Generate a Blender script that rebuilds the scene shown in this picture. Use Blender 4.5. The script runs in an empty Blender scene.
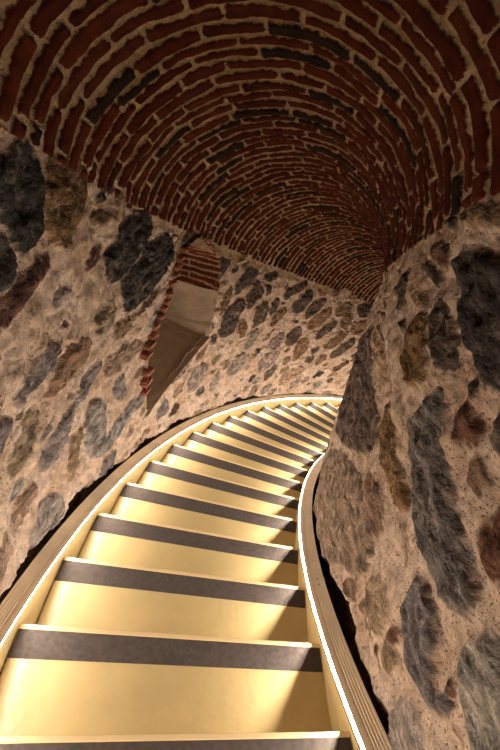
import bpy, bmesh, math
import numpy as np
from mathutils import Matrix, Vector

# ---------------------------------------------------------------- dimensions
RISE = 0.18            # height of one step
DA = 0.0591713         # angle of one step about the tower axis (axis = world z)
R_TREAD_IN, R_TREAD_OUT = 6.297, 7.412
SKEW = 0.0733          # nosings run slightly off the radius
R_OUT = 7.49           # outer masonry wall
SPRING = 1.81          # springing of the vault above the nosing line

# ---------------------------------------------------------------- camera, world, exposure
scene = bpy.context.scene
cam_data = bpy.data.cameras.new('camera')
cam = bpy.data.objects.new('camera', cam_data)
scene.collection.objects.link(cam)
YAW, PITCH, ROLL = -0.1510, -0.5484, 0.1536
cy, sy, cp, sp_ = math.cos(YAW), math.sin(YAW), math.cos(PITCH), math.sin(PITCH)
fwd = Vector((-sy * cp, cy * cp, sp_)); rgt = Vector((cy, sy, 0)); upv = rgt.cross(fwd)
c_, s_ = math.cos(ROLL), math.sin(ROLL)
rgt, upv = c_ * rgt + s_ * upv, -s_ * rgt + c_ * upv
M = Matrix((rgt, upv, -fwd)).transposed().to_4x4()
M.translation = Vector((-6.8667, -0.6028, 1.6592))
cam.matrix_world = M
cam_data.sensor_fit = 'AUTO'; cam_data.sensor_width = 36.0
cam_data.lens = 506.55 * 36.0 / 750.0
cam_data.clip_start = 0.02
scene.camera = cam

world = bpy.data.worlds.new('world'); scene.world = world; world.use_nodes = True
world.node_tree.nodes['Background'].inputs[0].default_value = (1.0, 0.72, 0.45, 1)
world.node_tree.nodes['Background'].inputs[1].default_value = 0.0
LED_OUT, LED_IN = 235.0, 1900.0        # strength of the light strips under the two rails
LED_COL = (1.0, 0.87, 0.72, 1)
vs = scene.view_settings
vs.view_transform = 'Standard'; vs.look = 'None'; vs.gamma = 1.0; vs.use_curve_mapping = False
vs.exposure = 0.0

# ---------------------------------------------------------------- noise
def _hash(ix, iy, seed):
    h = (ix.astype(np.int64) * 374761393 + iy.astype(np.int64) * 668265263 + seed * 974634777) & 0xFFFFFFFF
    h = ((h ^ (h >> 13)) * 1274126177) & 0xFFFFFFFF
    h = h ^ (h >> 16)
    return (h & 0xFFFFFF) / float(0xFFFFFF)

def vnoise(x, y, seed=0):
    x = np.asarray(x, float); y = np.asarray(y, float)
    ix, iy = np.floor(x), np.floor(y); fx, fy = x - ix, y - iy
    fx = fx * fx * (3 - 2 * fx); fy = fy * fy * (3 - 2 * fy)
    a = _hash(ix, iy, seed); b = _hash(ix + 1, iy, seed); c = _hash(ix, iy + 1, seed); d = _hash(ix + 1, iy + 1, seed)
    return (a + (b - a) * fx) * (1 - fy) + (c + (d - c) * fx) * fy - 0.5

def fbm(x, y, seed=0, octs=4, gain=0.5):
    t, a = 0.0, 1.0
    for o in range(octs):
        t = t + a * vnoise(x * 2 ** o + 17.3 * o, y * 2 ** o + 5.1 * o, seed + o); a *= gain
    return t

def smooth(e0, e1, x):
    t = np.clip((x - e0) / (e1 - e0), 0, 1)
    return t * t * (3 - 2 * t)

# ---------------------------------------------------------------- materials
def new_mat(name):
    m = bpy.data.materials.new(name); m.use_nodes = True
    nt = m.node_tree; nt.nodes.clear()
    out = nt.nodes.new('ShaderNodeOutputMaterial'); b = nt.nodes.new('ShaderNodeBsdfPrincipled')
    nt.links.new(b.outputs[0], out.inputs[0])
    return m, nt, b

def node(nt, kind, **kw):
    n = nt.nodes.new(kind)
    for k, v in kw.items(): setattr(n, k, v)
    return n

def math_n(nt, op, a, b=None, c=None, clamp=False):
    n = node(nt, 'ShaderNodeMath', operation=op, use_clamp=clamp)
    for i, v in enumerate((a, b, c)):
        if v is None: continue
        if isinstance(v, (int, float)): n.inputs[i].default_value = v
        else: nt.links.new(v, n.inputs[i])
    return n.outputs[0]

def mix_col(nt, fac, a, b, blend='MIX'):
    n = node(nt, 'ShaderNodeMix', data_type='RGBA', blend_type=blend)
    for i, v in ((0, fac), (6, a), (7, b)):
        if isinstance(v, (int, float)): n.inputs[i].default_value = v
        elif isinstance(v, tuple): n.inputs[i].default_value = v
        else: nt.links.new(v, n.inputs[i])
    return n.outputs[2]

def noise(nt, vec, scale, detail=4, rough=0.55):
    n = node(nt, 'ShaderNodeTexNoise')
    n.inputs['Scale'].default_value = scale; n.inputs['Detail'].default_value = detail; n.inputs['Roughness'].default_value = rough
    nt.links.new(vec, n.inputs['Vector'])
    return n.outputs['Fac']

def facets(nt, vec, scale):
    """chipped, angular faces of broken stone"""
    w = node(nt, 'ShaderNodeTexNoise'); w.inputs['Scale'].default_value = scale * .9; w.inputs['Detail'].default_value = 3
    nt.links.new(vec, w.inputs['Vector'])
    sc = node(nt, 'ShaderNodeVectorMath', operation='MULTIPLY_ADD'); sc.inputs[1].default_value = (.055, .055, 0)
    nt.links.new(w.outputs['Color'], sc.inputs[0]); nt.links.new(vec, sc.inputs[2])
    v = node(nt, 'ShaderNodeTexVoronoi', feature='F1', distance='EUCLIDEAN'); v.inputs['Scale'].default_value = scale
    v.inputs['Detail'].default_value = 2.0; v.inputs['Roughness'].default_value = .5
    nt.links.new(sc.outputs[0], v.inputs['Vector'])
    return v.outputs['Distance']

def ridged(nt, vec, scale, detail=5):
    n = node(nt, 'ShaderNodeTexNoise', noise_type='RIDGED_MULTIFRACTAL', normalize=True)
    n.inputs['Scale'].default_value = scale; n.inputs['Detail'].default_value = detail; n.inputs['Roughness'].default_value = .55
    n.inputs['Offset'].default_value = .85; n.inputs['Gain'].default_value = 1.6
    nt.links.new(vec, n.inputs['Vector'])
    return n.outputs['Fac']

def ramp(nt, v, lo, hi, a=0.0, b=1.0):
    n = node(nt, 'ShaderNodeMapRange', interpolation_type='SMOOTHSTEP')
    nt.links.new(v, n.inputs[0])
    for i, x in ((1, lo), (2, hi), (3, a), (4, b)): n.inputs[i].default_value = x
    return n.outputs[0]

def masonry(name, mortar_a, mortar_b, edge, stone_rough, mortar_grain, stretch, bump_stone, bump_mortar, wobble, wob_scale, dust_max, var):
    """mortar and stones (or bricks): 'sd' is the distance inside a stone's outline, 'tone' the colour of that stone"""
    m, nt, b = new_mat(name)
    uv = node(nt, 'ShaderNodeUVMap', uv_map='metric').outputs[0]
    mp = node(nt, 'ShaderNodeMapping'); mp.inputs['Scale'].default_value = stretch
    nt.links.new(uv, mp.inputs[0]); st = mp.outputs[0]
    sd = node(nt, 'ShaderNodeAttribute', attribute_name='sd').outputs['Fac']
    tone = node(nt, 'ShaderNodeAttribute', attribute_name='tone').outputs['Color']
    wob = math_n(nt, 'MULTIPLY', math_n(nt, 'SUBTRACT', noise(nt, uv, wob_scale, 2, .55), 0.5), wobble)
    mask = ramp(nt, math_n(nt, 'ADD', sd, wob), -edge, edge)
    # mortar
    big = ramp(nt, noise(nt, uv, 3.1, 5), .35, .66)
    mid = noise(nt, uv, 21, 5, .62)
    grain = noise(nt, uv, mortar_grain, 3, .7)
    mc = mix_col(nt, big, mortar_a, mortar_b)
    mc = mix_col(nt, 1.0, mc, ramp_col(nt, mid, .34, .68, .70, 1.13), 'MULTIPLY')
    pits = ramp(nt, noise(nt, uv, mortar_grain * .55, 2, .5), .31, .41, .40, 1.0)
    mc = mix_col(nt, 1.0, mc, to_col(nt, pits), 'MULTIPLY')
    mc = mix_col(nt, 1.0, mc, ramp_col(nt, grain, .30, .70, .80, 1.16), 'MULTIPLY')
    # stone
    s1 = noise(nt, st, 13, 4, .55); s2 = noise(nt, uv, 120, 3, .65); s3 = facets(nt, st, 17)
    sc = mix_col(nt, 1.0, tone, ramp_col(nt, s1, .32, .68, 1 - .45 * var, 1 + .45 * var), 'MULTIPLY')
    sc = mix_col(nt, 1.0, sc, ramp_col(nt, s2, .30, .70, .70, 1.30), 'MULTIPLY')
    sc = mix_col(nt, 1.0, sc, ramp_col(nt, s3, .25, .75, 1 + .30 * var, 1 - .28 * var), 'MULTIPLY')
    dust = ramp(nt, noise(nt, uv, 9, 6, .75), .52, .72, 0, dust_max)
    sc = mix_col(nt, dust, sc, mortar_a)
    col = mix_col(nt, mask, mc, sc)
    nt.links.new(col, b.inputs['Base Color'])
    b.inputs['Roughness'].default_value = stone_rough
    b.inputs['Specular IOR Level'].default_value = 0.06
    hs = math_n(nt, 'SUBTRACT', math_n(nt, 'ADD', math_n(nt, 'MULTIPLY', s1, 1.0), math_n(nt, 'MULTIPLY', s2, 0.22)), math_n(nt, 'MULTIPLY', s3, .36))
    hm = math_n(nt, 'ADD', math_n(nt, 'MULTIPLY', mid, .9), math_n(nt, 'MULTIPLY', grain, 0.42))
    hm = math_n(nt, 'ADD', hm, math_n(nt, 'MULTIPLY', pits, .5))
    h = node(nt, 'ShaderNodeMix', data_type='FLOAT')
    nt.links.new(mask, h.inputs[0]); nt.links.new(math_n(nt, 'MULTIPLY', hm, bump_mortar), h.inputs[2]); nt.links.new(math_n(nt, 'MULTIPLY', hs, bump_stone), h.inputs[3])
    hh = math_n(nt, 'ADD', h.outputs[0], math_n(nt, 'MULTIPLY', mask, 0.004))
    bp = node(nt, 'ShaderNodeBump'); bp.inputs['Strength'].default_value = 0.9; bp.inputs['Distance'].default_value = 1.0
    nt.links.new(hh, bp.inputs['Height']); nt.links.new(bp.outputs[0], b.inputs['Normal'])
    return m

def to_col(nt, v):
    n = node(nt, 'ShaderNodeCombineColor')
    for i in range(3): nt.links.new(v, n.inputs[i])
    return n.outputs[0]

def ramp_col(nt, v, lo, hi, a, b):
    return to_col(nt, ramp(nt, v, lo, hi, a, b))

MORTAR_A, MORTAR_B = (.62, .485, .40, 1), (.52, .37, .275, 1)
mat_wall = masonry('rubble_stone', MORTAR_A, MORTAR_B, .013, .9, 165, (1.0, 1.9, 1), .028, .017, .060, 30, .36, 1.1)
mat_brick = masonry('vault_brick', (.42, .295, .185, 1), (.30, .205, .12, 1), .002, .92, 170, (1.0, 1.0, 1), .006, .009, .018, 27, .0, .55)

def simple(name, col, rough, metal=0.0, grain=0.0, gscale=60, vary=0.0, spec=.5):
    m, nt, b = new_mat(name)
    tc = node(nt, 'ShaderNodeTexCoord').outputs['Object']
    n1 = noise(nt, tc, gscale * .13, 5, .6)
    c = mix_col(nt, 1.0, col, ramp_col(nt, n1, .3, .7, 1 - vary, 1 + vary), 'MULTIPLY')
    nt.links.new(c, b.inputs['Base Color'])
    b.inputs['Roughness'].default_value = rough; b.inputs['Metallic'].default_value = metal
    b.inputs['Specular IOR Level'].default_value = spec
    if grain:
        bp = node(nt, 'ShaderNodeBump'); bp.inputs['Strength'].default_value = 1.0; bp.inputs['Distance'].default_value = grain
        nt.links.new(noise(nt, tc, gscale, 3, .5), bp.inputs['Height']); nt.links.new(bp.outputs[0], b.inputs['Normal'])
    return m

mat_gold = simple('gold_painted_steel', (.545, .42, .21, 1), .30, 0.0, .0018, 38, .06)
mat_nose = simple('bare_nosing_edge', (.86, .66, .38, 1), .30, .25, 0, 40, .05)
mat_grip = simple('anti_slip_grit', (.062, .046, .040, 1), .85, 0, .0012, 420, .25)
mat_rail = simple('bronze_rail', (.98, .83, .61, 1), .36, .35, 0, 50, .08)
mat_plaster = simple('smooth_plaster', (.50, .40, .30, 1), .9, 0, .006, 60, .18)
mat_cement = simple('brown_cement', (.50, .39, .29, 1), .85, 0, .003, 90, .12)
mat_screw = simple('screw_steel', (.32, .25, .18, 1), .4, .8)
mat_quoin = simple('orange_brick', (.27, .105, .06, 1), .9, 0, .006, 70, .25)

def led(name, strength):
    m, nt, b = new_mat(name)
    nt.nodes.remove(b)
    e = node(nt, 'ShaderNodeEmission'); e.inputs[0].default_value = LED_COL; e.inputs[1].default_value = strength
    nt.links.new(e.outputs[0], nt.nodes['Material Output'].inputs[0])
    return m
mat_led_out, mat_led_in = led('warm_light_strip', LED_OUT), led('warm_light_strip_inner', LED_IN)

# ---------------------------------------------------------------- mesh helpers
def link(name, me, mat, parent=None):
    o = bpy.data.objects.new(name, me); scene.collection.objects.link(o)
    if mat is not None: me.materials.append(mat)
    o.parent = parent
    return o

def grid_mesh(name, P, mat, sd=None, tone=None, uv=None, keep=None, flip=False, parent=None):
    """P: (n, m, 3) array of points -> one mesh with smooth faces"""
    n, m = P.shape[:2]
    idx = np.arange(n * m).reshape(n, m)
    q = np.stack([idx[:-1, :-1], idx[1:, :-1], idx[1:, 1:], idx[:-1, 1:]], -1).reshape(-1, 4)
    if keep is not None: q = q[keep.reshape(-1)]
    if flip: q = q[:, ::-1]
    me = bpy.data.meshes.new(name)
    me.vertices.add(n * m); me.vertices.foreach_set('co', P.reshape(-1).astype(np.float32))
    me.loops.add(q.size); me.loops.foreach_set('vertex_index', q.reshape(-1).astype(np.int32))
    me.polygons.add(len(q)); me.polygons.foreach_set('loop_start', (np.arange(len(q)) * 4).astype(np.int32))
    me.polygons.foreach_set('use_smooth', np.ones(len(q), bool))
    me.update(calc_edges=True)
    if sd is not None:
        a = me.attributes.new('sd', 'FLOAT', 'POINT'); a.data.foreach_set('value', sd.reshape(-1).astype(np.float32))
        a = me.attributes.new('tone', 'FLOAT_COLOR', 'POINT')
        t4 = np.concatenate([tone.reshape(-1, 3), np.ones((n * m, 1))], 1)
        a.data.foreach_set('color', t4.reshape(-1).astype(np.float32))
    if uv is not None:
        l = me.uv_layers.new(name='metric'); l.data.foreach_set('uv', uv.reshape(-1, 2)[q.reshape(-1)].reshape(-1).astype(np.float32))
    me.validate()
    if keep is not None:
        bm = bmesh.new(); bm.from_mesh(me)
        bmesh.ops.delete(bm, geom=[v for v in bm.verts if not v.link_faces], context='VERTS')
        bm.to_mesh(me); bm.free()
    return link(name, me, mat, parent)

def pol(r, k, z, skew=0.0):
    a = math.pi - DA * k - skew / r
    return np.stack([r * np.cos(a), r * np.sin(a), z + 0 * r + 0 * k], -1)

def sweep(name, prof, ks, mat, parent, closed=True, smooth_faces=False):
    """carry a profile of (radius, height above the nosing line) down the spiral"""
    bm = bmesh.new(); rings = []
    for k in ks:
        rings.append([bm.verts.new([float(c) for c in pol(np.float64(r), np.float64(k), -RISE * k + h, SKEW)]) for r, h in prof])
    n = len(prof)
    for A, B in zip(rings[:-1], rings[1:]):
        for i in range(n if closed else n - 1):
            j = (i + 1) % n
            bm.faces.new((A[i], B[i], B[j], A[j]))
    if closed:
        bm.faces.new(rings[0]); bm.faces.new(rings[-1][::-1])
    bmesh.ops.recalc_face_normals(bm, faces=bm.faces)
    for f in bm.faces: f.smooth = smooth_faces
    me = bpy.data.meshes.new(name); bm.to_mesh(me); bm.free()
    return link(name, me, mat, parent)

def arc_block(name, mat, parent, r0, r1, k_back, k_front, z0, z1, bevel=0.0, nr=10):
    """block between two (skewed) radial lines"""
    bm = bmesh.new(); V = []
    for r in np.linspace(r0, r1, nr):
        V.append([bm.verts.new([float(c) for c in pol(np.float64(r), np.float64(k), z, SKEW)]) for k, z in ((k_back, z0), (k_front, z0), (k_front, z1), (k_back, z1))])
    for A, B in zip(V[:-1], V[1:]):
        for i in range(4):
            j = (i + 1) % 4; bm.faces.new((A[i], B[i], B[j], A[j]))
    bm.faces.new(V[0]); bm.faces.new(V[-1][::-1])
    bmesh.ops.recalc_face_normals(bm, faces=bm.faces)
    if bevel:
        bmesh.ops.bevel(bm, geom=[e for e in bm.edges if len(e.link_faces) == 2 and e.calc_face_angle() > .8], offset=bevel, segments=2, affect='EDGES')
    me = bpy.data.meshes.new(name); bm.to_mesh(me); bm.free()
    return link(name, me, mat, parent)

# ---------------------------------------------------------------- stones of the two walls: outline as (step number, height above nosing line)
OUTER_STONES = [
    ('D', [[2.213,1.739],[2.434,1.807],[2.634,1.827],[2.706,1.791],[2.741,1.73],[2.722,1.644],[2.668,1.552],[2.428,1.468],[2.261,1.455],[2.165,1.532],[2.021,1.564],[2.045,1.687]]),
    ('D', [[2.022,1.501],[2.157,1.492],[2.214,1.418],[2.121,1.373],[1.994,1.336],[1.848,1.305],[1.955,1.489]]),
    ('O', [[2.834,1.807],[3.226,1.87],[3.635,1.884],[3.66,1.794],[3.535,1.702],[3.34,1.583],[3.121,1.519],[2.829,1.532],[2.737,1.601],[2.78,1.708]]),
    ('R', [[2.774,1.478],[2.816,1.449],[2.428,1.329],[1.997,1.218],[1.817,1.207],[1.859,1.279],[2.292,1.372]]),
    ('X', [[3.843,1.836],[4.031,1.864],[4.326,1.851],[4.222,1.823],[4.002,1.819]]),
    ('X', [[3.858,1.784],[4.097,1.807],[3.995,1.754],[3.831,1.757]]),
    ('D', [[5.053,1.848],[5.373,1.81],[5.326,1.703],[4.422,1.407],[4.059,1.378],[4.018,1.499],[4.209,1.607],[4.621,1.734]]),
    ('R', [[3.53,1.472],[3.95,1.569],[3.995,1.523],[3.615,1.433]]),
    ('D', [[5.723,1.749],[6.089,1.724],[6.053,1.588],[5.379,1.365],[4.633,1.208],[4.419,1.252],[4.421,1.396],[4.869,1.505],[5.237,1.639]]),
    ('R', [[4.761,1.175],[5.69,1.411],[5.737,1.364],[4.923,1.192]]),
    ('B', [[4.417,1.15],[4.697,1.17],[4.763,1.136],[4.416,1.082],[4.175,1.061],[4.177,1.103]]),
    ('T', [[3.676,1.227],[4.162,1.304],[4.242,1.219],[3.923,1.106],[3.681,1.098],[3.59,1.166]]),
    ('G', [[2.677,1.125],[2.785,1.096],[2.736,1.016],[2.368,0.961],[2.102,0.915],[1.938,0.911],[1.977,0.956],[2.351,1.045]]),
    ('B', [[3.359,1.112],[3.52,1.057],[3.404,0.982],[2.883,0.883],[2.619,0.862],[2.51,0.894],[2.781,0.968],[3.002,1.055]]),
    ('G', [[3.714,0.972],[3.759,0.904],[3.526,0.816],[3.122,0.739],[2.807,0.647],[2.654,0.536],[2.416,0.499],[2.268,0.549],[2.406,0.635],[2.689,0.7],[3.061,0.781],[3.309,0.89]]),
    ('L', [[3.763,0.728],[3.934,0.676],[3.917,0.51],[3.622,0.366],[3.39,0.389],[3.306,0.526],[3.416,0.663]]),
    ('B', [[3.248,0.625],[3.172,0.53],[3.043,0.438],[2.939,0.342],[2.748,0.386],[2.833,0.5],[3.033,0.592]]),
    ('G', [[1.648,0.871],[1.869,0.869],[1.872,0.817],[1.713,0.754],[1.573,0.743]]),
    ('T', [[2.208,0.847],[2.426,0.831],[2.33,0.742],[1.995,0.625],[1.776,0.606],[1.764,0.675],[2.012,0.766]]),
    ('L', [[5.261,0.641],[5.389,0.537],[4.828,0.5],[3.803,0.331],[3.619,0.344],[3.723,0.434],[4.406,0.531]]),
    ('L', [[4.709,0.81],[4.61,0.687],[4.408,0.62],[4.246,0.682],[4.314,0.78]]),
    ('T', [[3.905,0.948],[4.414,0.974],[5.109,1.025],[5.223,0.955],[4.708,0.854],[4.129,0.816],[3.951,0.845]]),
    ('B', [[4.268,1.148],[4.602,1.178],[4.794,1.168],[4.699,1.112],[4.354,1.053],[4.234,1.07]]),
    ('G', [[4.128,0.318],[4.191,0.234],[3.878,0.127],[3.629,0.207],[3.733,0.277]]),
    ('L', [[2.296,0.364],[2.559,0.331],[2.649,0.235],[2.455,0.177],[2.118,0.201],[1.937,0.182],[1.887,0.248],[2.127,0.321]]),
    ('T', [[2.075,0.518],[2.231,0.463],[2.125,0.41],[1.905,0.365],[1.717,0.33],[1.683,0.369],[1.879,0.466]]),
    ('D', [[9.784,1.772],[10.065,1.746],[10.017,1.669],[9.478,1.545],[9.09,1.435],[8.936,1.439],[9.022,1.542],[9.307,1.646]]),
    ('D', [[10.984,1.779],[10.906,1.706],[10.464,1.643],[10.329,1.678],[10.557,1.732]]),
    ('X', [[9.996,1.625],[10.187,1.583],[10.353,1.503],[10.051,1.399],[9.645,1.295],[9.466,1.408],[9.706,1.514]]),
    ('D', [[10.683,1.64],[10.711,1.533],[10.534,1.478],[10.425,1.552]]),
    ('D', [[12.684,1.816],[12.641,1.735],[12.171,1.611],[11.696,1.492],[11.45,1.515],[11.696,1.629],[12.185,1.726]]),
    ('B', [[8.707,1.488],[8.833,1.445],[8.627,1.289],[8.335,1.193],[8.251,1.261],[8.446,1.392]]),
    ('D', [[9.346,1.393],[9.514,1.335],[9.251,1.176],[9.118,1.054],[8.702,0.977],[8.334,1.01],[8.384,1.103],[8.655,1.239],[8.96,1.318]]),
    ('X', [[10.523,1.42],[10.797,1.385],[10.813,1.252],[10.366,1.105],[10.051,1.087],[10.01,1.227],[10.187,1.359]]),
    ('D', [[11.208,1.502],[11.463,1.429],[11.122,1.289],[10.895,1.255],[10.913,1.414]]),
    ('B', [[11.755,1.394],[11.928,1.35],[11.565,1.23],[11.133,1.124],[10.977,1.183],[11.331,1.31]]),
    ('D', [[12.993,1.71],[13.041,1.619],[12.632,1.415],[12.284,1.342],[12.108,1.412],[12.31,1.516],[12.598,1.654]]),
    ('B', [[9.502,1.192],[9.83,1.096],[9.631,0.988],[9.374,0.976],[9.329,1.133]]),
    ('X', [[12.816,1.201],[12.98,1.078],[12.622,0.932],[12.238,0.893],[12.045,0.988],[12.358,1.111]]),
    ('L', [[10.428,1.094],[10.539,0.984],[10.158,0.843],[9.845,0.82],[9.806,0.881],[10.06,0.991]]),
    ('X', [[13.833,1.666],[13.94,1.617],[13.659,1.466],[13.024,1.305],[12.881,1.332],[12.889,1.458],[13.311,1.584]]),
    ('B', [[14.274,1.585],[14.452,1.463],[13.967,1.263],[13.394,1.156],[13.102,1.215],[13.596,1.404]]),
    ('X', [[14.693,1.404],[14.864,1.353],[14.351,1.177],[13.919,1.044],[13.775,1.068],[14.006,1.219]]),
    ('B', [[15.474,1.301],[15.592,1.243],[15.066,1.006],[14.575,0.93],[14.302,0.958],[14.669,1.099]]),
    ('X', [[15.946,1.201],[16.154,1.182],[16.029,1.05],[15.336,0.85],[14.946,0.795],[14.931,0.881],[15.347,1.04]]),
    ('B', [[13.191,1.042],[13.463,1.007],[13.447,0.883],[12.992,0.698],[12.707,0.677],[12.588,0.827],[12.878,0.985]]),
    ('B', [[15.349,1.738],[15.563,1.648],[15.138,1.517],[14.708,1.452],[14.555,1.547],[14.968,1.688]]),
    ('D', [[15.787,1.732],[16.674,1.871],[16.816,1.704],[16.212,1.561],[15.851,1.61]]),
    ('B', [[15.608,1.604],[15.643,1.446],[15.211,1.314],[15.008,1.332],[15.052,1.478]]),
    ('B', [[16.75,1.587],[16.798,1.48],[16.45,1.328],[15.841,1.245],[15.633,1.329],[16.045,1.48]]),
    ('B', [[14.716,0.843],[14.734,0.752],[14.262,0.649],[14.067,0.66],[14.256,0.8]]),
    ('R', [[16.089,0.821],[16.084,0.766],[15.386,0.585],[15.249,0.597],[15.491,0.68]]),
    ('T', [[15.095,1.865],[15.833,1.925],[15.867,1.835],[15.151,1.75]]),
    ('B', [[13.267,1.759],[13.96,1.846],[13.993,1.75],[13.474,1.666]]),
    ('B', [[14.015,1.851],[14.54,1.871],[14.577,1.772],[14.212,1.711]]),
    ('L', [[7.993,0.7],[8.135,0.607],[7.621,0.426],[7.177,0.46],[7.171,0.605],[7.651,0.704]]),
    ('X', [[8.093,1.001],[8.3,0.979],[8.194,0.897],[8.026,0.941]]),
    ('L', [[5.932,0.444],[6.271,0.458],[6.342,0.352],[5.965,0.287],[5.743,0.344]]),
    ('R', [[6.688,0.398],[6.802,0.325],[6.456,0.258],[6.315,0.285]]),
    ('L', [[8.742,0.615],[8.724,0.449],[8.41,0.347],[8.206,0.455],[8.497,0.59]]),
    ('L', [[11.378,0.794],[11.876,0.828],[11.751,0.683],[11.056,0.514],[10.707,0.52],[10.844,0.656]]),
    ('L', [[9.697,0.796],[9.995,0.756],[9.766,0.595],[9.288,0.484],[9.096,0.542],[9.337,0.681]]),
    ('T', [[13.033,0.572],[13.61,0.615],[13.256,0.444],[12.392,0.299],[12.065,0.335],[12.395,0.458]]),
    ('L', [[11.846,1.093],[11.977,1.0],[11.634,0.839],[11.186,0.82],[11.212,0.942]]),
    ('R', [[15.908,2.086],[16.591,2.196],[16.653,2.14],[15.967,2.031]]),
    ('R', [[16.011,1.99],[16.699,2.099],[16.762,2.042],[16.071,1.934]]),
]
INNER_STONES = [
    ('D', [[2.406,1.641],[2.328,1.671],[2.195,1.675],[1.539,1.594],[1.296,1.554],[0.657,1.245],[1.029,1.256],[1.294,1.314],[1.574,1.381],[1.912,1.483],[1.95,1.528],[2.234,1.58]]),
    ('R', [[3.081,1.75],[2.717,1.727],[2.504,1.663],[2.543,1.645],[2.817,1.667],[3.032,1.71]]),
    ('X', [[3.326,1.721],[2.892,1.657],[2.561,1.583],[2.67,1.588],[3.172,1.672]]),
    ('X', [[4.264,1.688],[3.732,1.696],[3.429,1.611],[3.282,1.489],[3.611,1.519],[4.102,1.612]]),
    ('X', [[2.437,1.493],[2.343,1.526],[2.032,1.458],[1.851,1.398],[1.615,1.339],[1.532,1.289],[1.788,1.28],[1.978,1.341],[2.229,1.414]]),
    ('O', [[2.79,1.415],[2.594,1.477],[2.328,1.425],[1.975,1.302],[1.857,1.218],[2.238,1.198],[2.57,1.284]]),
    ('B', [[2.597,1.817],[1.891,1.778],[1.561,1.752],[1.415,1.679],[1.945,1.725],[2.418,1.768]]),
    ('X', [[2.891,1.835],[2.627,1.798],[2.559,1.764],[2.756,1.784]]),
    ('S', [[5.941,-0.118],[5.619,0.468],[4.003,0.677],[2.841,0.704],[2.081,0.663],[1.583,0.532],[1.498,0.329],[2.203,0.269],[2.802,0.098],[6.469,-0.531]]),
    ('Y', [[6.373,1.327],[5.093,1.445],[4.478,1.409],[3.922,1.183],[3.475,1.091],[3.141,1.047],[2.523,0.874],[2.85,0.809],[3.602,0.74],[4.7,0.735],[6.336,0.926]]),
    ('G', [[3.539,0.584],[2.875,0.711],[2.14,0.584],[1.669,0.423],[1.83,0.327],[2.339,0.311],[3.027,0.422]]),
    ('O', [[2.702,1.0],[2.665,1.101],[2.212,1.008],[1.75,0.864],[1.275,0.788],[1.403,0.761],[1.633,0.752],[2.163,0.86]]),
    ('G', [[1.857,1.044],[1.793,1.099],[1.718,1.182],[1.593,1.212],[1.413,1.147],[1.127,1.008],[0.93,0.981],[0.76,0.911],[0.45,0.825],[0.245,0.763],[0.123,0.714],[0.146,0.678],[0.232,0.661],[0.431,0.673],[0.678,0.714],[1.005,0.796],[1.315,0.859],[1.616,0.938]]),
    ('R', [[1.235,1.189],[1.098,1.187],[0.936,1.152],[0.825,1.102],[1.025,1.091],[1.176,1.128]]),
    ('B', [[0.846,1.048],[0.735,1.064],[0.599,1.022],[0.58,0.975],[0.699,0.979]]),
    ('X', [[0.822,1.187],[0.618,1.222],[0.437,1.113],[0.635,1.091]]),
    ('R', [[0.433,0.9],[0.369,0.966],[0.213,1.0],[-0.053,0.852],[0.161,0.805],[0.354,0.851]]),
    ('G', [[0.738,0.626],[0.637,0.633],[0.426,0.599],[0.264,0.556],[0.152,0.496],[0.076,0.434],[-0.029,0.408],[-0.117,0.446],[-0.154,0.427],[-0.053,0.364],[0.074,0.368],[0.234,0.384],[0.405,0.428],[0.582,0.444],[0.684,0.534]]),
    ('L', [[0.005,0.58],[-0.027,0.647],[-0.132,0.708],[-0.236,0.754],[-0.642,0.544],[-0.498,0.41],[-0.289,0.454],[-0.088,0.522]]),
    ('L', [[0.241,0.187],[0.14,0.293],[-0.004,0.287],[-0.247,0.209],[-0.018,0.024],[0.172,0.109]]),
    ('R', [[0.683,0.412],[0.576,0.401],[0.594,0.357],[0.677,0.367]]),
    ('R', [[-0.029,0.491],[-0.08,0.488],[-0.109,0.45],[-0.06,0.458]]),
    ('B', [[1.321,0.284],[1.208,0.337],[1.146,0.309],[1.269,0.261]]),
    ('M', [[4.751,1.435],[4.086,1.428],[3.001,1.158],[3.256,1.146]]),
    ('B', [[0.716,0.318],[0.589,0.343],[0.414,0.311],[0.474,0.258]]),
    ('T', [[1.419,0.413],[1.133,0.479],[0.805,0.388],[0.792,0.284],[1.129,0.315]]),
    ('T', [[1.322,0.723],[1.09,0.71],[0.849,0.596],[1.042,0.607]]),
    ('B', [[2.572,0.745],[2.074,0.772],[1.629,0.653],[1.592,0.557],[2.064,0.611]]),
    ('B', [[1.987,0.167],[1.742,0.311],[1.443,0.306],[1.605,0.199]]),
]

TONES = {'D': (.072, .064, .060), 'G': (.175, .156, .15), 'L': (.33, .283, .26), 'B': (.25, .165, .11), 'X': (.125, .095, .076),
         'T': (.37, .265, .19), 'R': (.145, .075, .053), 'O': (.22, .135, .066), 'S': (.33, .235, .18), 'Y': (.17, .13, .105), 'M': (.46, .31, .22)}
LIFT = {'D': .020, 'G': .018, 'L': .014, 'B': .014, 'X': .014, 'T': .010, 'R': .010, 'O': .016, 'M': .018, 'S': .010, 'Y': .016}

def chaikin(P, n=2):
    for _ in range(n):
        Q = np.roll(P, -1, 0)
        P = np.stack([.75 * P + .25 * Q, .25 * P + .75 * Q], 1).reshape(-1, 2)
    return P

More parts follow.
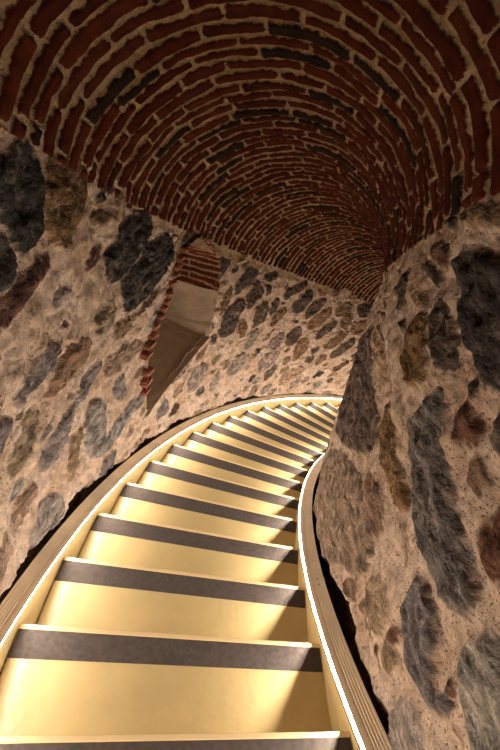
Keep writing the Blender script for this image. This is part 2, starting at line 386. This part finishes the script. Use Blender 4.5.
def poly_sd(P, X, Y):
    """signed distance to a polygon, positive inside"""
    d = np.full(X.shape, 1e9); ins = np.zeros(X.shape, bool)
    Q = np.roll(P, -1, 0)
    for (x0, y0), (x1, y1) in zip(P, Q):
        ex, ey = x1 - x0, y1 - y0; L = ex * ex + ey * ey + 1e-12
        t = np.clip(((X - x0) * ex + (Y - y0) * ey) / L, 0, 1)
        d = np.minimum(d, (X - x0 - t * ex) ** 2 + (Y - y0 - t * ey) ** 2)
        c = ((y0 > Y) != (y1 > Y)) & (X < (x1 - x0) * (Y - y0) / (y1 - y0 + 1e-12) + x0)
        ins ^= c
    d = np.sqrt(d)
    return np.where(ins, d, -d)

def stone_field(stones, K, H, rad, seed, fill, tone_fill, gain=lambda c, k, h: 1.0):
    """distance field, colour and relief of every stone on a wall; K, H grids"""
    S, Z = rad * DA * K, H - RISE * K
    sd = np.full(K.shape, -.06); tone = np.zeros(K.shape + (3,)) + .3; lift = np.zeros(K.shape); tilt = np.zeros(K.shape)
    ks = K[:, 0]
    rng = np.random.default_rng(seed)
    def add(P, col, lf, grow=0.0):
        m = .07
        i0 = np.searchsorted(ks, (P[:, 0].min() - m) / (rad * DA)); i1 = np.searchsorted(ks, (P[:, 0].max() + m) / (rad * DA))
        if i1 <= i0: return
        sl = slice(i0, i1)
        d = np.clip(poly_sd(P, S[sl], Z[sl]) + grow, -.06, .06)
        w = d > sd[sl]
        c = P.mean(0); gx, gy = rng.uniform(-.05, .05, 2)
        sd[sl] = np.where(w, d, sd[sl]); lift[sl] = np.where(w, lf, lift[sl])
        tone[sl] = np.where(w[..., None], col, tone[sl])
        tilt[sl] = np.where(w, gx * (S[sl] - c[0]) + gy * (Z[sl] - c[1]), tilt[sl])
    for c, pts in stones:
        P = np.array(pts); P = np.stack([rad * DA * P[:, 0], P[:, 1] - RISE * P[:, 0]], 1)
        col = np.array(TONES[c]) * (1 + rng.uniform(-.14, .14)) * (1 + rng.uniform(-.05, .05, 3)) * gain(c, pts[0][0], pts[0][1])
        add(chaikin(P), col, LIFT[c], .016 if pts[0][0] > 7 else .009)
    n_add = 0
    for t in range(fill[0]):
        k = rng.uniform(ks[0], ks[-1]); h = rng.uniform(.02, SPRING + .02)
        a = rng.uniform(fill[1], fill[2]) * (1 - .6 * t / fill[0]); b = a * rng.uniform(.28, .55); th = rng.normal(0, .16)
        s, z = rad * DA * k, h - RISE * k
        u = np.linspace(0, 2 * math.pi, 10, endpoint=False) + rng.uniform(0, .5)
        rr = 1 + rng.uniform(-.22, .16, 10)
        ex, ey = a * np.cos(u) * rr, b * np.sin(u) * rr
        P = np.stack([s + ex * math.cos(th) - ey * math.sin(th), z + ex * math.sin(th) + ey * math.cos(th)], 1)
        ok = True
        for q in list(P) + [np.array([s, z])]:
            kq = q[0] / (rad * DA); hq = q[1] + RISE * kq
            i = min(max(np.searchsorted(ks, kq), 0), len(ks) - 1); j = int(np.clip(np.searchsorted(H[0], hq), 0, H.shape[1] - 1))
            if sd[i, j] > (-.006 if k > 7 else -.012): ok = False; break
        if ok:
            c = tone_fill(k, h, rng)
            add(chaikin(P), np.array(TONES[c]) * (1 + rng.uniform(-.2, .2)) * (1 + rng.uniform(-.05, .05, 3)), LIFT[c] * rng.uniform(.5, 1.0)); n_add += 1
    return S, Z, sd, tone, lift, tilt

def relief(S, Z, sd, lift, tilt, seed):
    base = .022 * fbm(S * 2.3, Z * 2.6, seed, 3) * 1.6
    mort = .027 * fbm(S * 10, Z * 15, seed + 9, 4, .55) - .034 * smooth(.06, .0, np.abs(fbm(S * 4, Z * 8, seed + 31, 3))) * smooth(-.1, .25, fbm(S * 1.7, Z * 1.9, seed + 33, 2))
    ms = smooth(-.008, .018, sd)
    strata = .045 * (.16 - np.abs(fbm(S * 5, Z * 11, seed + 21, 4, .55)))
    return base + mort * (1 - .5 * ms) + ms * (lift + tilt * .35 + strata)

def struct(o, label, cat):
    o['kind'] = 'structure'; o['label'] = label; o['category'] = cat
    return o

# ---------------------------------------------------------------- niche outline on the outer wall (step number, world height)
NICHE = np.array([(5.32, -.50), (5.27, -.30), (5.33, -.04), (5.58, .14), (6.02, .25), (6.15, .37), (6.62, .55), (7.05, .56), (7.40, .49),
                  (7.72, .38), (7.95, .29), (8.08, .15), (8.04, -.08), (7.90, -.25), (7.70, -.39)])
niche_s = np.stack([7.5 * DA * NICHE[:, 0], NICHE[:, 1]], 1)

# ---------------------------------------------------------------- outer wall
ks = np.concatenate([np.arange(-5, 0, .08), np.arange(0, 9, .021), np.arange(9, 17.5, .03), np.arange(17.5, 24.01, .1)])
hs = np.concatenate([np.arange(-.5, 0, .05), np.arange(0, 1.905, .0095)])
K, Hh = np.meshgrid(ks, hs, indexing='ij')
def tone_outer(k, h, rng):
    if h < .40: return rng.choice(list('TTTTL'))
    if k > 7.5: return rng.choice(list('BXBXTBB'))
    if h > 1.35: return rng.choice(list('OXBOT'))
    return rng.choice(list('TTTLTTB'))
S, Z, sd, tone, lift, tilt = stone_field(OUTER_STONES, K, Hh, 7.5, 3, (1700, .07, .20), tone_outer, lambda c, k, h: (1.1 if (c in 'GB' and h < 1.3) else .8) if k < 7 else (np.array([1.45, 1.25, 1.1]) if c == 'D' else np.array([1.08, 1.0, .92])))
nsd = poly_sd(niche_s, 7.5 * DA * K, Z)
sd = np.minimum(sd, np.maximum(-.06, -nsd - .015))
D = relief(S, Z, sd, lift, tilt, 11)
edge_h = .135 + .035 * smooth(5, 2, Hh * 0 + K) + .055 * fbm(S * 3.0, S * 0 + .5, 77, 4) * 1.5          # ragged foot of the masonry, behind the rail
D = np.where(Hh < edge_h + .02, D - .11 * (1 - smooth(edge_h - .012, edge_h + .02, Hh)), D)
D = np.minimum(D, .05 - .046 * smooth(1.70, 1.80, Hh))
rr = R_OUT - D
P = pol(rr, K, Z)
fc = nsd[:-1, :-1] + nsd[1:, :-1] + nsd[1:, 1:] + nsd[:-1, 1:]
wall_left = grid_mesh('wall_left', P, mat_wall, sd, tone, np.stack([S, Z], -1), keep=(fc < 0.0), flip=True)
struct(wall_left, 'curved outer rubble stone wall with the small arched niche on the left of the stairs', 'wall')

# ---------------------------------------------------------------- inner wall
HI = [(-.5, 6.10), (.0, 6.19), (.07, 6.178), (.2, 6.185), (.4, 6.195), (.7, 6.175), (.95, 6.15), (1.4, 6.145), (1.82, 6.12), (2, 6.11)]
ks = np.concatenate([np.arange(-5, -.5, .08), np.arange(-.5, 7, .020), np.arange(7, 24.01, .1)])
hs = np.concatenate([np.arange(-.5, -.05, .05), np.arange(-.05, 1.905, .0085)])
K, Hh = np.meshgrid(ks, hs, indexing='ij')
def tone_inner(k, h, rng):
    return rng.choice(list('TBTTXRT')) if h < 1.2 else rng.choice(list('BXTRB'))
S, Z, sd, tone, lift, tilt = stone_field(INNER_STONES, K, Hh, 6.17, 8, (420, .04, .11), tone_inner)
D = relief(S, Z, sd, lift, tilt, 41)
edge_h = .095 + .05 * fbm(S * 3.4, S * 0 + .5, 78, 4) * 1.5
D = np.where(Hh < edge_h + .02, D - .10 * (1 - smooth(edge_h - .012, edge_h + .02, Hh)), D)
rr = np.interp(Hh, [a for a, b in HI], [b for a, b in HI]) + D
P = pol(rr, K, Z)
wall_right = grid_mesh('wall_right', P, mat_wall, sd, tone, np.stack([S, Z], -1))
struct(wall_right, 'inner rubble stone wall bulging beside the right rail of the stairs', 'wall')

# ---------------------------------------------------------------- brick vault
RC, VR, VT = 6.805, .685, .43
ks = np.concatenate([np.arange(-5, .8, .05), np.arange(.8, 8, .0125), np.arange(8, 17, .02), np.arange(17, 24.01, .1)])
ph = np.linspace(math.radians(-6), math.radians(186), 250)
K, F = np.meshgrid(ks, ph, indexing='ij')
PITCH_K = 4.7
A = F * VR
q = K * PITCH_K + .30 * fbm(K * 1.3, A * 2.6, 5, 3) + .16 * fbm(K * 6, A * 7, 6, 2)
ring = np.floor(q); fr = q - ring
wid = DA * RC / PITCH_K                    # spacing of the courses, metres
lo = .20 * (_hash(ring, ring * 0, 31) - .5); hi = .20 * (_hash(ring + 1, ring * 0, 31) - .5)
lower, upper = fr - lo, 1 + hi - fr
LB = .285
off = np.where(np.mod(ring, 2) == 0, 0.0, .5) + .35 * (_hash(ring, ring * 0, 32) - .5)
b = A / LB + off; col = np.floor(b)
def cut(i): return i + .34 * (_hash(ring, i, 33) - .5)
below = b < cut(col); above = b >= cut(col + 1)
col = np.where(below, col - 1, np.where(above, col + 1, col))
thick = .125 + .10 * _hash(ring, col, 35)
d1 = (np.minimum(lower, upper) - thick) * wid
d2 = np.minimum(b - cut(col), cut(col + 1) - b) * LB - .008
sd = np.minimum(d1, d2)
sd = np.where((d1 < .010) & (d2 < .010), .010 - np.sqrt((.010 - np.minimum(d1, .010)) ** 2 + (.010 - np.minimum(d2, .010)) ** 2), sd)
sd = sd + .010 * fbm(K * 22, A * 26, 12, 3)
sd = np.clip(sd, -.05, .05)
spring_band = np.minimum(F - math.radians(0), math.radians(181) - F) * VR
sd = np.minimum(sd, spring_band - .012 + .02 * fbm(K * 3, A * 2, 14, 3))
h1, h2 = _hash(ring, col, 36), _hash(ring, col, 37)
tone = np.array([.068, .0135, .0052]) * (.7 + .55 * h1[..., None])
tone = np.where((h2 > .86)[..., None], np.array([.023, .012, .008]), tone)
tone = np.where((h2 < .16)[..., None], np.array([.068, .0155, .0065]), tone)
ms = smooth(-.006, .006, sd)
D = ms * (.017 + .010 * (h2 - .5)) + .010 * fbm(K * 4, A * 9, 15, 4) + .03 * fbm(K * .8, A * 1.6, 16, 2)
R2 = VR - D
kk = K + VT * R2 * np.sin(F) / (RC * DA)
P = pol(RC + R2 * np.cos(F), kk, SPRING + 1.02 * R2 * np.sin(F) - RISE * kk)
ceiling = grid_mesh('ceiling', P, mat_brick, sd, tone, np.stack([K * DA * RC, A], -1), flip=True)
struct(ceiling, 'red brick barrel vault with pale mortar joints sloping down over the stairs', 'ceiling')

# ---------------------------------------------------------------- niche in the outer wall
niche = bpy.data.objects.new('wall_niche', None); scene.collection.objects.link(niche)
niche['label'] = 'small arched brick niche with a dark cement sill set in the left stone wall'; niche['category'] = 'niche'; niche['kind'] = 'structure'
niche.location = (0, 0, 0)
def niche_strip(name, pts, depths, mat, sub=10, brick=False):
    """surface running from the outline on the wall face into the masonry"""
    pts = np.array(pts); seg = np.hypot(*(np.diff(pts * np.array([7.5 * DA, 1]), axis=0).T)); L = np.concatenate([[0], np.cumsum(seg)])
    t = np.linspace(0, L[-1], max(2, int(L[-1] / .008)))
    kk, zz = np.interp(t, L, pts[:, 0]), np.interp(t, L, pts[:, 1])
    dep = np.arange(depths[0], depths[1], .008)
    T, Dp = np.meshgrid(t, dep, indexing='ij'); KK = np.repeat(kk[:, None], len(dep), 1); ZZ = np.repeat(zz[:, None], len(dep), 1)
    cx, cz = 6.75, -.1
    sc = 1 - .10 * np.maximum(Dp, 0)                               # narrows a little towards the back
    KK = cx + (KK - cx) * sc; ZZ = cz + (ZZ - cz) * (1 - .05 * np.maximum(Dp, 0))
    if brick:
        qq = T / .062 + .55 * fbm(T * 5, Dp * 6, 51, 3); rg = np.floor(qq); f_ = qq - rg
        d1_ = (np.minimum(f_, 1 - f_) - .17) * .062
        bb = Dp / .55 + .5 * np.mod(rg, 2); f2 = bb - np.floor(bb)
        sd_ = np.clip(np.minimum(d1_, np.minimum(f2, 1 - f2) * .55 - .006), -.05, .05)
        tn = np.array([.12, .026, .012]) * (.7 + .6 * _hash(rg, np.floor(bb), 52)[..., None])
        nr = -.010 * smooth(-.005, .005, sd_) + .008 * fbm(T * 12, Dp * 12, 53, 3)
        ZZ = ZZ + nr
        return grid_mesh(name, pol(7.475 + Dp, KK, ZZ), mat, sd_, tn, np.stack([T, Dp], -1), parent=niche)
    if name == 'sill': ZZ = ZZ + .13 * Dp
    ZZ = ZZ + .012 * fbm(T * 7, Dp * 7, 54, 3)
    return grid_mesh(name, pol(7.475 + Dp, KK, ZZ), mat, uv=np.stack([T, Dp], -1), parent=niche)
niche_strip('arch_lining', [tuple(x) for x in NICHE[4:12]] + [(8.08, .06), (8.06, -.03)], (-.012, .62), mat_brick, brick=True)
niche_strip('far_jamb', [(8.06, -.02), (8.03, -.10), (7.90, -.25), (7.84, -.30)], (-.012, .62), mat_plaster)
niche_strip('near_jamb', [tuple(x) for x in NICHE[0:5]], (-.0, .62), mat_plaster)
niche_strip('sill', [(7.80, -.40), (7.0, -.44), (6.2, -.47), (5.3, -.49)], (-.03, .62), mat_cement)
niche_strip('sill_upstand', [(7.86, -.285), (7.80, -.32), (7.76, -.41)], (-.012, .62), simple('pale_upstand', (.46, .36, .28, 1), .85, 0, .003, 80, .1))
# back of the niche
bk = [pol(np.float64(8.09), np.float64(6.75 + (k - 6.75) * 1.0), z) for k, z in NICHE]
bm = bmesh.new(); bm.faces.new([bm.verts.new([float(c) for c in v]) for v in bk]); me = bpy.data.meshes.new('back_panel'); bm.to_mesh(me); bm.free()
link('back_panel', me, mat_plaster, niche)
# broken brick edge of the near jamb
rng = np.random.default_rng(4)
bm = bmesh.new()
path = NICHE[1:7]; seg = np.concatenate([[0], np.cumsum(np.hypot(np.diff(path[:, 0]) * .444, np.diff(path[:, 1])))])
for t in np.arange(.0, seg[-1], .066):
    if rng.random() < .18: continue
    k = np.interp(t, seg, path[:, 0]); z = np.interp(t, seg, path[:, 1])
    r = bmesh.ops.create_cube(bm, size=1.0)
    a = math.pi - DA * k
    Rm = Matrix.Rotation(a, 4, 'Z') @ Matrix.Rotation(rng.uniform(-.15, .15), 4, 'X')
    Sx = Matrix.Diagonal((.10, rng.uniform(.06, .11), rng.uniform(.034, .046), 1))
    c = pol(np.float64(7.505 - rng.uniform(0, .012)), np.float64(k - .03 + rng.uniform(-.06, .03)), z)
    bmesh.ops.transform(bm, matrix=Matrix.Translation([float(x) for x in c]) @ Rm @ Sx, verts=r['verts'])
bmesh.ops.bevel(bm, geom=list(bm.edges), offset=.009, segments=2, affect='EDGES')
for v in bm.verts: v.co += Vector(rng.uniform(-.003, .003, 3))
me = bpy.data.meshes.new('brick_edge'); bm.to_mesh(me); bm.free()
link('brick_edge', me, mat_quoin, niche)

# ---------------------------------------------------------------- the staircase
stair = bpy.data.objects.new('spiral_staircase', None); scene.collection.objects.link(stair)
stair['label'] = 'gold painted steel spiral staircase with dark anti-slip strips descending between the stone walls'
stair['category'] = 'staircase'
LIP, STRIP = .045, .235
for n in range(-2, 19):
    z = -RISE * n
    st = arc_block('step', mat_gold, stair, R_TREAD_IN, R_TREAD_OUT, n - 1.0, n + LIP - .004, z - .012, z, 0)
    # riser folded down from the nosing to the tread below
    arc_block('riser', mat_gold, st, R_TREAD_IN, R_TREAD_OUT, n - .022, n + .0, z - RISE + .001, z - .012)
    arc_block('nosing', mat_nose, st, R_TREAD_IN + .001, R_TREAD_OUT - .001, n + .004, n + LIP, z - .030, z + .0035, .0012)
    g = arc_block('anti_slip_strip', mat_grip, st, R_TREAD_IN + .003, R_TREAD_OUT - .004, n - STRIP, n + .002, z, z + .0022)
    g['label'] = 'dark grey gritty anti-slip strip'

ks = np.arange(-5, 22.01, .1)
RI0, RO0 = 6.2965, 7.4135
def stringer(r0, r1, low, top): return [(r0, low), (r1, low), (r1, top), (r0, top)]
out_s = sweep('stringer', stringer(RO0, RO0 + .012, -.34, .085), ks, mat_gold, stair)
in_s = sweep('stringer', stringer(RI0 - .012, RI0, -.34, .030), ks, mat_gold, stair)
def rail_profile(r_edge, r_far, top, sgn):
    """cap with a rounded inner nose and five grooves along its top"""
    pr = [(r_far, top - .032), (r_far, top)]
    w = abs(r_far - r_edge)
    for i in range(5):
        c = r_far - sgn * (.010 + i * .0095)
        pr += [(c + sgn * .0024, top), (c + sgn * .0012, top - .0028), (c - sgn * .0012, top - .0028), (c - sgn * .0024, top)]
    pr += [(r_edge + sgn * .013, top + .001), (r_edge + sgn * .006, top + .0005), (r_edge + sgn * .001, top - .001), (r_edge - sgn * .002, top - .0025), (r_edge - sgn * .002, top - .0035), (r_edge + sgn * .003, top - .0035)]
    return [(r, h + .24 * max(0.0, abs(r - r_edge) - .006)) for r, h in pr]       # the cap leans towards the stairs
op = rail_profile(7.397, 7.469, .100, 1) + [(7.398, .0873), (7.3958, .086), (7.407, .076), (7.407, .068)]
ip = rail_profile(6.2865, 6.215, .050, -1) + [(6.2835, .0435), (6.2835, .0415), (6.280, .032), (6.280, .018)]
out_r = sweep('handrail', op, ks, mat_rail, out_s)
in_r = sweep('handrail', ip, ks, mat_rail, in_s)
# light strips let into the nose of each rail
sweep('light_strip', [(7.3951, .0964), (7.3962, .0876)], ks, mat_led_out, out_s, closed=False)
sweep('light_strip', [(6.2884, .0464), (6.2881, .0442)], ks, mat_led_in, in_s, closed=False)
sweep('light_shield', [(6.281, .0398), (6.2954, .0398), (6.2954, .0385), (6.281, .0385)], ks, mat_rail, in_s)
for o in list(stair.children_recursive):
    if o.name.startswith('light_strip'): o['label'] = 'glowing warm white light strip'
    if o.name.startswith('handrail'): o['label'] = 'grooved bronze rail cap'
# two screws in the right rail
for k in (2.0, 2.12):
    r = 6.245
    bm = bmesh.new(); bmesh.ops.create_uvsphere(bm, u_segments=12, v_segments=6, radius=.0045)
    bmesh.ops.scale(bm, vec=(1, 1, .45), verts=bm.verts)
    bmesh.ops.translate(bm, vec=[float(c) for c in pol(np.float64(r), np.float64(k), -RISE * k + .0585, SKEW)], verts=bm.verts)
    me = bpy.data.meshes.new('screw'); bm.to_mesh(me); bm.free()
    link('screw', me, mat_screw, in_s)
